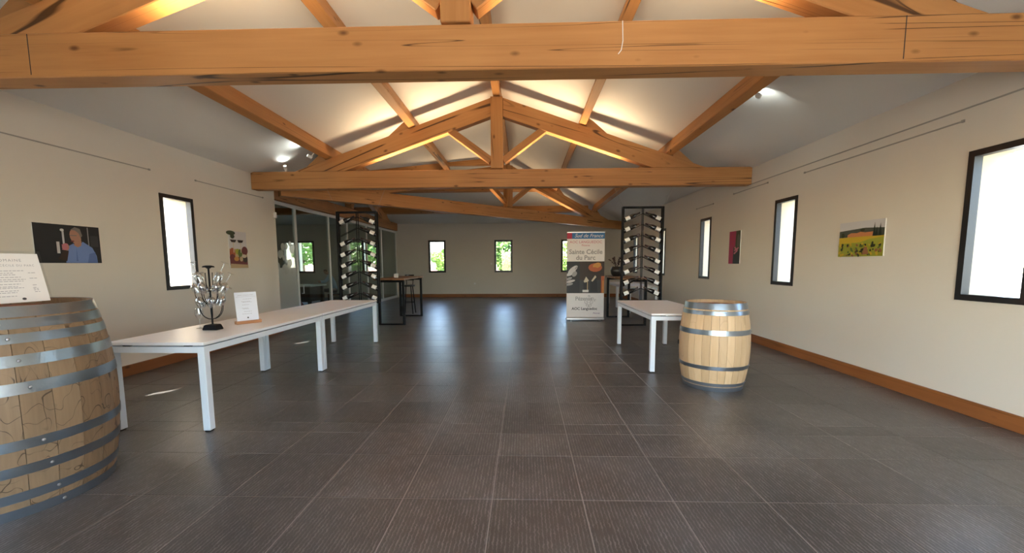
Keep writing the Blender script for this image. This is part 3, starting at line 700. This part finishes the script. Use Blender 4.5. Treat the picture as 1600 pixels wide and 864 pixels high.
for (x, y, a, b, r_) in [(.14, 1.20, .14, .055, .7), (.10, 1.12, .12, .045, .5), (.18, 1.10, .07, .05, .9), (.09, .93, .11, .03, .25), (.06, .86, .09, .028, .2), (.05, .99, .08, .03, .35), (.22, 1.25, .05, .02, .9)]:
    pr.ell(x, y, a, b, 'pr_ltgrey' if a > .1 else 'pr_grey', r_)
pr.poly([(.385, .92), (.45, 1.05), (.52, .92), (.505, .70), (.40, .70)], 'pr_dark'); pr.poly([(.395, .93), (.45, 1.04), (.515, .95), (.49, .915), (.41, .90)], 'pr_cream'); pr.rect(.37, .675, .51, .73, 'pr_white'); pr.rect(.475, .73, .495, .92, 'pr_tan')
pr.poly([(.55, .92), (.62, 1.06), (.70, 1.0), (.72, .68), (.55, .68)], 'pr_dark'); pr.poly([(.57, .94), (.66, 1.07), (.69, 1.03), (.60, .92)], 'pr_cream')
pr.rect(0, .086, W_, .65, 'paper')
pr.text('Pézenas', .40, .52, .13, 'pr_grey', spacing=.95, bold=.0015)
def spiral(cx_, cy_, r, turns, s=1, a0=0.): return [(cx_ + s * r * (1 - t / 30) * math.cos(a0 + turns * 6.28 * t / 30), cy_ + r * (1 - t / 30) * math.sin(a0 + turns * 6.28 * t / 30)) for t in range(29)]
for c_ in [(.47, .44, .055, 1.5, 1, 1.5), (.57, .44, .055, 1.5, -1, 1.5), (.48, .36, .045, 1.4, 1, -1.5), (.56, .36, .045, 1.4, -1, -1.5), (.52, .58, .03, 1.3, 1, -1.), (.61, .52, .04, 1.4, -1, -1.), (.66, .48, .03, 1.2, 1, .5)]:
    pr.curl(spiral(*c_), .009, 'pr_grey')
pr.text('AOC Languedoc', .42, .285, .088, 'ink', bold=.002); pr.text('Pézenas', .70, .18, .05, 'pr_purple', shear=.2)
pr.build('banner_print', sheet)

# ------------------------------------------------------------------ things on the left table
TZ = .7355
tr = empty('glass_tree', (-2.946, 3.815, TZ), 'black iron stand shaped like a small tree, hung with wine glasses, on the left table', 'glass stand')
tx, ty = -2.946, 3.815
MB().prism([(tx - .075, ty - .05, TZ), (tx + .075, ty - .05, TZ), (tx + .05, ty - .05, TZ + .05), (tx - .05, ty - .05, TZ + .05)], (0, .10, 0)).build('base', 'black_metal', tr, bevel=.008)
MB().tube([(tx, ty, TZ + .05), (tx, ty, TZ + .58)], .008, 10).build('stem', 'black_metal', tr, smooth=True)
MB().lathe([(0, TZ + .60), (.02, TZ + .605), (.045, TZ + .598), (.05, TZ + .586), (.03, TZ + .59), (.012, TZ + .575), (0, TZ + .57)], 16, (tx, ty, 0)).build('top_cap', 'black_metal', tr, smooth=True)
tiers = [(.10, .10, .20, 6, .2), (.24, .115, .19, 6, .6), (.36, .085, .17, 4, .35)]
arm_tips = []
for z0, rad_, rise, n, a0 in tiers:
    for k in range(n):
        a = a0 + 2 * math.pi * k / n; d = Vector((math.cos(a), math.sin(a), 0)); b = Vector((tx, ty, TZ + z0))
        pts = [b + d * (rad_ * math.sin(t * math.pi / 2)) + Vector((0, 0, rise * (1 - math.cos(t * math.pi / 2)) * .55 + (rise * .45 if t > 1 else 0) * 0)) for t in [0, .2, .4, .6, .8, 1.0]]
        pts.append(pts[-1] + Vector((0, 0, rise * .5)) + d * .004)
        MB().tube(pts, .0035, 6).build('arm', 'black_metal', tr, smooth=True); arm_tips.append((pts[-1], d))
def make_glass():
    r = bpy.data.objects.new('wine_glass', None)
    prof = [(0, 0), (.032, 0), (.033, .002), (.010, .006), (.004, .012), (.0036, .085), (.006, .092), (.022, .105), (.034, .128), (.036, .15), (.030, .195), (.029, .195), (.0345, .15), (.0325, .13), (.021, .108), (.004, .096), (0, .095)]
    return MB().lathe(prof, 20)
gmesh = make_glass(); g0 = None
pos_words = ['low', 'low', 'low', 'low', 'low', 'low', 'middle', 'middle', 'middle', 'middle', 'middle', 'middle', 'upper', 'upper', 'upper', 'upper']
for i, (tip, d) in enumerate(arm_tips):
    if i in (13, 15): continue
    # upside down over the arm tip, leaning outward
    ax = (Vector((0, 0, 1)) + d * random.Random(i).uniform(.25, .6)).normalized()
    zdir = -ax; x_ = Vector((0, 1, 0)).cross(zdir).normalized(); y_ = zdir.cross(x_)
    Mb = Matrix(((x_.x, y_.x, zdir.x, 0), (x_.y, y_.y, zdir.y, 0), (x_.z, y_.z, zdir.z, 0), (0, 0, 0, 1)))
    foot = tip + ax * .10 + d * .006
    M = Matrix.Translation(foot) @ Mb
    lbl = f'clear wine glass hung upside down on an {pos_words[i]} arm of the glass tree' if pos_words[i] == 'upper' else f'clear wine glass hung upside down on a {pos_words[i]} arm of the glass tree'
    if g0 is None: g0 = gmesh.build('wine_glass', 'crystal', None, M, local=True, smooth=True); tag(g0, lbl, 'wine glass', 'glasses on the glass tree')
    else:
        c = g0.copy(); col.objects.link(c); place(c, M); c['label'] = lbl
c = g0.copy(); col.objects.link(c); place(c, T(-3.13, 3.89, TZ)); tag(c, 'single wine glass standing upright on the left table', 'wine glass', 'glasses on the glass tree'); del c['group']

def lines(pr, x0, x1, ys, rnd, mt='ink_soft'):
    for y in ys:
        a = rnd.uniform(x0, x0 + (x1 - x0) * .25); b = rnd.uniform(x0 + (x1 - x0) * .6, x1); x = a
        while x < b:
            l_ = rnd.uniform(.008, .02); pr.mb.add([pr.P(x, y - .0016), pr.P(min(x + l_, b), y - .0016), pr.P(min(x + l_, b), y + .0016), pr.P(x, y + .0016)], [(0, 1, 2, 3)], mt); x += l_ + .004
    pr.k += 1
# menu on its wooden foot
ms = empty('menu_stand', (-2.90, 4.24, TZ), 'white menu card on a small wooden foot on the left table', 'menu')
dv_ = Vector((.13, .20, 0)).normalized()                       # direction of the card's width
o0 = Vector((-2.955, 4.14, TZ)); nrm = Vector((dv_.y, -dv_.x, 0))   # normal towards the room
upc = (Vector((0, 0, 1)) - nrm * .12).normalized()
MB().hexa([o0 - nrm * .03, o0 + dv_ * .24 - nrm * .03, o0 + dv_ * .24 + nrm * .03, o0 + nrm * .03], [p + Vector((0, 0, .03)) for p in (o0 - nrm * .03, o0 + dv_ * .24 - nrm * .03, o0 + dv_ * .24 + nrm * .03, o0 + nrm * .03)]).build('wooden_foot', 'stand_wood', ms, frame(o0, dv_), bevel=.004)
c0 = o0 + dv_ * .015 + Vector((0, 0, .0305)); 
cardM = None
q = [c0, c0 + dv_ * .21, c0 + dv_ * .21 + upc * .297, c0 + upc * .297]
card = MB().prism(q, nrm * .003).build('menu_card', 'paper_cool', ms)
pr = Print(c0 + nrm * .003, dv_, upc); rnd = random.Random(2)
pr.text('SAINTE CÉCILE DU PARC', .105, .265, .0135, 'ink_soft'); pr.rect(.01, .248, .20, .2495, 'ink_soft')
lines(pr, .05, .16, [.225, .20, .192, .165, .13, .122, .095, .07], rnd); pr.ell(.105, .03, .008, .008, 'ink'); pr.build('menu_print', card)['kind'] = 'stuff'
# sign leaning on the large barrel
sg_ = empty('barrel_sign', (-2.87, 2.26, 1.135), 'white price list in a clear holder leaning on top of the weathered barrel', 'sign')
w_ = Vector((.10, 1.0, 0)).normalized(); nn = Vector((w_.y, -w_.x, 0)); uu = (Vector((0, 0, 1)) - nn * .22).normalized()
o0 = Vector((-2.832, 2.415, 1.1345)) - w_ * .31
MB().prism([o0, o0 + w_ * .31, o0 + w_ * .31 + uu * .30, o0 + uu * .30], nn * -.003).build('clear_holder', 'acrylic', sg_)
card = MB().prism([o0 + w_ * .012 + uu * .003, o0 + w_ * .296 + uu * .003, o0 + w_ * .296 + uu * .285, o0 + w_ * .012 + uu * .285], nn * .0008).build('price_sheet', 'paper', sg_)
pr = Print(o0 + w_ * .012 + nn * .0008, w_, uu)
pr.text('DOMAINE', .142, .245, .022, 'ink_soft', spacing=1.3); pr.text('SAINTE CÉCILE DU PARC', .142, .215, .0165, 'ink_soft', spacing=1.25)
rnd = random.Random(8); lines(pr, .04, .20, [.185, .172, .162, .148, .135, .125, .108, .094, .086, .070, .060, .040], rnd); lines(pr, .215, .25, [.172, .140, .10, .085, .078, .07, .06], rnd); pr.ell(.165, .022, .010, .007, 'ink')
pr.build('sheet_print', card)['kind'] = 'stuff'

# ------------------------------------------------------------------ photographs on the walls
def poster(label, axis_x, y0, y1, z0, z1, sign, draw):
    """sign +1: hangs on the left wall and faces +X; -1: hangs on the right wall"""
    r = empty('wall_photograph', (axis_x, (y0 + y1) / 2, z0), label, 'picture', 'photographs on the walls')
    xa = axis_x + sign * .001
    b = MB().box(min(xa, xa + sign * .012), max(xa, xa + sign * .012), y0, y1, z0, z1).build('board', 'pr_white', r)
    o = (xa + sign * .012, y0 if sign > 0 else y1, z0); pr = Print(o, (0, sign, 0), (0, 0, 1)); draw(pr, y1 - y0, z1 - z0); pr.build('photo_print', b)
def d_man(p, W, Hh):
    p.rect(0, 0, W, Hh, 'pr_dark'); p.rect(.80 * W, 0, .815 * W, Hh * .97, 'pr_grey'); p.rect(.84 * W, .45 * Hh, .97 * W, .75 * Hh, 'pr_dark2')
    p.poly([(.42 * W, 0), (.45 * W, .42 * Hh), (.56 * W, .52 * Hh), (.64 * W, .45 * Hh), (.71 * W, .58 * Hh), (.86 * W, .42 * Hh), (.92 * W, .2 * Hh), (.93 * W, 0)], 'pr_blue2')
    p.poly([(.76 * W, 0), (.80 * W, .25 * Hh), (.90 * W, .3 * Hh), (.93 * W, 0)], 'pr_blue'); p.poly([(.58 * W, .05 * Hh), (.60 * W, .42 * Hh), (.61 * W, .05 * Hh)], 'pr_blue')
    p.ell(.60 * W, .70 * Hh, .085 * W, .21 * Hh, 'pr_skin', .25); p.poly([(.56 * W, .48 * Hh), (.62 * W, .6 * Hh), (.69 * W, .6 * Hh), (.68 * W, .47 * Hh), (.62 * W, .42 * Hh)], 'pr_skin')
    p.poly([(.53 * W, .88 * Hh), (.60 * W, .96 * Hh), (.68 * W, .92 * Hh), (.71 * W, .74 * Hh), (.68 * W, .68 * Hh), (.655 * W, .80 * Hh), (.60 * W, .87 * Hh)], 'pr_hair')
    p.rect(.515 * W, .72 * Hh, .62 * W, .745 * Hh, 'pr_hair'); p.ell(.545 * W, .58 * Hh, .03 * W, .02 * Hh, 'pr_maroon')
    p.rect(.395 * W, .45 * Hh, .425 * W, .84 * Hh, 'pr_ltgrey'); p.ell(.40 * W, .86 * Hh, .03 * W, .035 * Hh, 'pr_white'); p.rect(.30 * W, .25 * Hh, .345 * W, .55 * Hh, 'pr_ltgrey')
    p.ell(.43 * W, .42 * Hh, .055 * W, .10 * Hh, 'pr_skin'); 
    for k in range(3): p.ell(.42 * W, (.37 + .055 * k) * Hh, .05 * W, .022 * Hh, 'pr_rose', .2)
    p.poly([(.30 * W, .10 * Hh), (.40 * W, .34 * Hh), (.47 * W, .32 * Hh), (.43 * W, .05 * Hh)], 'pr_brown')
def d_glasses(p, W, Hh):
    p.rect(0, 0, W, Hh, 'pr_sky'); p.rect(0, .30 * Hh, W, .52 * Hh, 'pr_tan'); p.rect(0, 0, W, .12 * Hh, 'pr_cream'); p.rect(0, .08 * Hh, W, .30 * Hh, 'pr_maroon')
    for (x, y, a, b, c_) in [(.12, .95, .25, .06, 'pr_leaf'), (.2, .86, .12, .06, 'pr_leaf'), (.45, .60, .16, .07, 'pr_sky'), (.45, .45, .14, .08, 'pr_lime'), (.58, .40, .12, .12, 'pr_green'), (.15, .40, .16, .15, 'pr_orange'), (.14, .28, .16, .10, 'pr_maroon'), (.85, .48, .18, .12, 'pr_maroon'), (.85, .25, .14, .1, 'pr_brown'), (.80, .33, .14, .05, 'pr_cream'), (.35, .25, .14, .06, 'pr_amber'), (.62, .25, .1, .07, 'pr_tan')]:
        p.ell(x * W, y * Hh, a * W, b * Hh, c_)
    for x in (.22, .62): p.poly([((x - .18) * W, .77 * Hh), ((x + .18) * W, .77 * Hh), ((x + .10) * W, .70 * Hh), ((x - .10) * W, .70 * Hh)], 'pr_brown'); p.rect((x - .02) * W, .42 * Hh, (x + .02) * W, .70 * Hh, 'pr_cream')
    p.poly([(0, 0), (W, 0), (W, .09 * Hh), (0, .12 * Hh)], 'pr_tan')
def d_vines(p, W, Hh):
    p.rect(0, 0, W, Hh, 'pr_sky'); p.poly([(0, .50 * Hh), (0, .75 * Hh), (.35 * W, .78 * Hh), (.6 * W, .80 * Hh), (W, .76 * Hh), (W, .5 * Hh)], 'pr_hill')
    p.poly([(.20 * W, .55 * Hh), (.20 * W, .63 * Hh), (.28 * W, .68 * Hh), (.42 * W, .67 * Hh), (.50 * W, .70 * Hh), (.60 * W, .67 * Hh), (.78 * W, .68 * Hh), (.80 * W, .56 * Hh)], 'pr_roof')
    p.rect(0, .30 * Hh, W, .56 * Hh, 'pr_yellow'); p.poly([(0, 0), (W, 0), (W, .52 * Hh), (.7 * W, .48 * Hh), (.5 * W, .40 * Hh), (0, .38 * Hh)], 'pr_lime')
    rnd = random.Random(4)
    for k in range(70): x, y = rnd.random(), rnd.uniform(.02, .36); p.ell((.03 + .94 * x) * W, y * Hh, rnd.uniform(.015, .045) * W, rnd.uniform(.02, .05) * Hh, rnd.choice(['pr_green', 'pr_leaf', 'pr_leaf', 'pr_lime', 'pr_yellow', 'pr_soil']), rnd.uniform(0, 3), 8)
    p.poly([(.62 * W, .05 * Hh), (.66 * W, .27 * Hh), (.72 * W, .25 * Hh), (.76 * W, .06 * Hh)], 'pr_soil')
    for x, h_ in ((.85, .93), (.90, .80), (.97, .90)): p.poly([((x - .035) * W, .55 * Hh), (x * W, h_ * Hh), (min(x + .03, 1) * W, .55 * Hh)], 'pr_cypress')
    p.ell(.15 * W, .62 * Hh, .04 * W, .07 * Hh, 'pr_leaf'); p.ell(.60 * W, .74 * Hh, .05 * W, .05 * Hh, 'pr_leaf')
def d_flower(p, W, Hh):
    p.rect(0, 0, W, Hh, 'pr_leaf'); p.rect(0, 0, .42 * W, Hh, 'pr_pink'); p.poly([(.42 * W, Hh), (.62 * W, Hh), (.58 * W, .55 * Hh), (.42 * W, .50 * Hh)], 'pr_pink')
    p.poly([(.40 * W, 0), (W, 0), (W, .35 * Hh), (.60 * W, .45 * Hh), (.42 * W, .42 * Hh)], 'pr_dark')
    for (x, y) in [(.30, .83), (.32, .74), (.34, .62)]: p.ell(x * W, y * Hh, .10 * W, .025 * Hh, 'pr_red')
    for (x, y, a) in [(.62, .43, .14), (.72, .38, .12), (.80, .46, .12), (.58, .33, .1)]: p.ell(x * W, y * Hh, a * W, .03 * Hh, 'pr_rose', .4)
    p.poly([(.5 * W, .5 * Hh), (.6 * W, .53 * Hh), (.8 * W, .40 * Hh), (.72 * W, .36 * Hh)], 'pr_rose'); p.ell(.85 * W, .7 * Hh, .12 * W, .2 * Hh, 'pr_hill')
poster('landscape photo of a grey-haired man in a blue shirt raising a glass tube', XL, 4.01, 4.655, 1.372, 1.772, 1, d_man)
poster('upright photo of wine glasses on a laid table, between left window and partition', XL, 6.75, 7.185, 1.293, 1.903, 1, d_glasses)
poster('landscape photo of a vineyard with cypresses, right of the second right window', XR, 4.67, 5.315, 1.412, 1.818, -1, d_vines)
poster('upright pink and dark photo between two right-hand windows', XR, 7.695, 8.10, 1.328, 1.927, -1, d_flower)

# ------------------------------------------------------------------ picture rails, sensor, sockets
def rail(label, x, y0, y1, z, sg):
    r = empty('picture_rail', (x, (y0 + y1) / 2, z), label, 'picture rail', 'thin picture rails high on the walls')
    MB().box(min(x, x + sg * .008), max(x, x + sg * .008), y0, y1, z - .006, z + .006).build('rail_bar', 'rail_grey', r)
    for y in (y0, y1): MB().box(min(x, x + sg * .014), max(x, x + sg * .014), y - .012, y + .012, z - .011, z + .011).build('end_clip', 'rail_grey', r)
rail('thin picture rail high on the left wall above the photo of the man', XL, 2.2, 5.39, 2.575, 1)
rail('thin picture rail high on the left wall above the wine glass photo', XL, 6.155, 7.74, 2.585, 1)
rail('long picture rail near the ceiling along the right wall', XR, 2.2, 7.55, 2.69, -1)
rail('shorter lower picture rail above the vineyard photo', XR, 3.96, 6.06, 2.588, -1)
rail('short picture rail on the right wall under the middle tie beam', XR, 6.95, 8.03, 2.62, -1)
rail('far picture rail on the right wall beyond the middle truss', XR, 8.87, 9.7, 2.56, -1)
md = empty('motion_sensor', (XL + .03, 8.06, 2.30), 'white motion sensor at the end of the left wall', 'sensor')
MB().box(XL + .001, XL + .05, 8.03, 8.09, 2.24, 2.36).build('sensor_case', 'plastic_white', md, bevel=.012); MB().box(XL + .0505, XL + .056, 8.042, 8.078, 2.26, 2.31).build('sensor_lens', 'paper_cool', md, bevel=.004)
for (x, z, lb) in ((-2.002, .554, 'white double wall socket low on the back wall'), (-1.317, 1.354, 'small switch on the back wall below the middle window')):
    sk = empty('wall_socket', (x, YB, z), lb, 'socket')
    MB().box(x - .04, x + .04, YB - .010, YB - .001, z - .04, z + .04).build('cover_plate', 'white_alu', sk, bevel=.003); MB().box(x - .02, x + .02, YB - .014, YB - .0105, z - .02, z + .02).build('insert', 'plastic_white', sk)

# ------------------------------------------------------------------ beyond the partition
dt = empty('dark_table', (-7.2, 12.3, 0), 'dark table seen through the glazed partition', 'table')
MB().box(-8.2, -6.2, 11.9, 12.9, .70, .74).build('table_top', 'white_alu', dt)
for x in (-8.1, -6.3):
    for y in (12.0, 12.8): MB().box(x - .04, x + .04, y - .04, y + .04, 0, .699).build('leg', 'dark_wood', dt)
MB().box(-8.05, -6.35, 12.02, 12.78, .25, .699).build('side_panel', 'dark_wood', dt)
rs = empty('red_trestle', (-5.95, 10.9, 0), 'slanting red trestle leg behind the partition glass', 'trestle')
MB().bar((-6.05, 10.7, .0), (-6.15, 10.55, .76), .06, .06).build('trestle_leg', 'red_paint', rs); MB().bar((-5.75, 10.95, 0), (-6.10, 10.6, .74), .06, .06).build('trestle_leg', 'red_paint', rs)
MB().box(-6.3, -5.9, 10.2, 11.0, .765, .795).build('trestle_top', 'white_alu', rs)
def skin_person():
    J = dict(pel=(0, 0, .50), sp=(0, -.05, .68), ch=(0, -.13, .90), nk=(0, -.20, 1.03), hd=(0, -.27, 1.10), ht=(0, -.31, 1.20),
             ls=(-.18, -.15, .96), le=(-.24, -.32, .78), lh=(-.16, -.52, .79), rs=(.18, -.15, .96), re=(.24, -.32, .78), rh=(.16, -.52, .79),
             lp=(-.10, 0, .48), lk=(-.12, -.42, .50), la=(-.12, -.44, .09), lt=(-.12, -.60, .04), rp=(.10, 0, .48), rk=(.12, -.42, .50), ra=(.12, -.44, .09), rt=(.12, -.60, .04))
    rr = dict(pel=.14, sp=.13, ch=.14, nk=.055, hd=.085, ht=.06, ls=.065, le=.045, lh=.035, rs=.065, re=.045, rh=.035, lp=.09, lk=.06, la=.042, lt=.035, rp=.09, rk=.06, ra=.042, rt=.035)
    E_ = [('pel', 'sp'), ('sp', 'ch'), ('ch', 'nk'), ('nk', 'hd'), ('hd', 'ht'), ('ch', 'ls'), ('ls', 'le'), ('le', 'lh'), ('ch', 'rs'), ('rs', 're'), ('re', 'rh'), ('pel', 'lp'), ('lp', 'lk'), ('lk', 'la'), ('la', 'lt'), ('pel', 'rp'), ('rp', 'rk'), ('rk', 'ra'), ('ra', 'rt')]
    ks = list(J); me = bpy.data.meshes.new('person'); me.from_pydata([J[k] for k in ks], [(ks.index(a), ks.index(b)) for a, b in E_], [])
    o = bpy.data.objects.new('person', me); col.objects.link(o)
    s_ = o.modifiers.new('skin', 'SKIN'); o.modifiers.new('sub', 'SUBSURF').levels = 1
    for v, k in zip(me.skin_vertices[0].data, ks): v.radius = (rr[k], rr[k]); v.use_root = k == 'pel'
    dg = bpy.context.evaluated_depsgraph_get(); m2 = bpy.data.meshes.new_from_object(o.evaluated_get(dg)); bpy.data.objects.remove(o)
    for t in ('shirt_blue', 'trouser_dark', 'skin', 'hair_dark'): m2.materials.append(MATS[t])
    for p in m2.polygons:
        c = p.center; p.use_smooth = True
        hand = c.z > .6 and c.y < -.45
        p.material_index = 2 if (hand or (c.z > 1.02 and c.y < -.17)) else 0
        if c.z < .56 and not hand: p.material_index = 1
        if c.z > 1.12 and c.y > -.33: p.material_index = 3
    o = bpy.data.objects.new('person', m2); col.objects.link(o); return o
pe = skin_person(); place(pe, T(-6.32, 13.75, 0) @ Matrix.Rotation(R(-62), 4, 'Z')); tag(pe, 'seated person in a light blue shirt behind the glass, leaning forward', 'person')
ch = empty('dark_chair', (-6.32, 13.8, 0), 'dark chair under the seated person behind the glass', 'chair', M=T(-6.32, 13.75, 0) @ Matrix.Rotation(R(-62), 4, 'Z'))
CM = WM[ch.name]
def cpart(n, *a): return MB().box(*a).build(n, 'dark_wood', ch, CM, local=True)
cpart('seat', -.22, .22, -.24, .20, .335, .365)
for x in (-.2, .2):
    for y in (-.22, .18): cpart('leg', x - .018, x + .018, y - .018, y + .018, 0, .334)
cpart('backrest', -.21, .21, .205, .225, .50, .85)
for x in (-.2, .2): cpart('back_post', x - .018, x + .018, .185, .204, .366, .85)

# ------------------------------------------------------------------ outdoors
def tree(label, x, y, hgt, rad_, mt, seed):
    r = empty('garden_tree', (x, y, -.16), label, 'tree', 'trees in the garden'); rnd = random.Random(seed)
    MB().tube([(x, y, -.16), (x + .05, y, hgt * .35), (x - .05, y + .1, hgt * .7)], [.16, .12, .06], 8).build('trunk', 'bark', r, smooth=True)
    mb = MB()
    for k in range(2600):
        u = Vector((rnd.gauss(0, 1), rnd.gauss(0, 1), rnd.gauss(0, 1))).normalized() * rad_ * rnd.uniform(.45, 1) ** .5
        c = Vector((x, y, hgt * .62)) + Vector((u.x * (1 + .25 * math.sin(u.z * 3)), u.y, u.z * .85 * hgt * .4 / rad_))
        a = Vector((rnd.gauss(0, 1), rnd.gauss(0, 1), rnd.gauss(0, 1))).normalized(); b = a.orthogonal().normalized(); s_ = rnd.uniform(.07, .16)
        mb.add([c - a * s_, c + b * s_ * .6, c + a * s_, c - b * s_ * .6], [(0, 1, 2, 3)])
    f = mb.build('foliage', mt, r); f['kind'] = 'stuff'
tree('green tree seen through the middle back window', -.75, 24.5, 3.0, 1.3, 'leaf', 1)
tree('pale green tree seen through the back window nearest the bar table', -4.6, 27.5, 2.6, 1.6, 'leaf_pale', 2)
tree('green tree seen through the partition in the leftmost back window', -13.2, 24.5, 4.6, 1.8, 'leaf', 3)
tree('green tree seen behind the left bottle rack through the glass', -8.6, 24.5, 4.2, 1.5, 'leaf', 4)
tree('pale green tree beyond the back window hidden by the banner', 2.9, 27, 2.8, 1.5, 'leaf_pale', 5)
gw = empty('garden_wall', (-4, 30, -.16), 'low pink garden wall beyond the back windows', 'wall')
MB().box(-22, 14, 30, 30.25, -.16, 1.0).build('wall_body', 'garden_pink', gw); MB().box(-22, 14, 29.95, 30.3, 1.001, 1.07).build('coping', 'render_cream', gw)
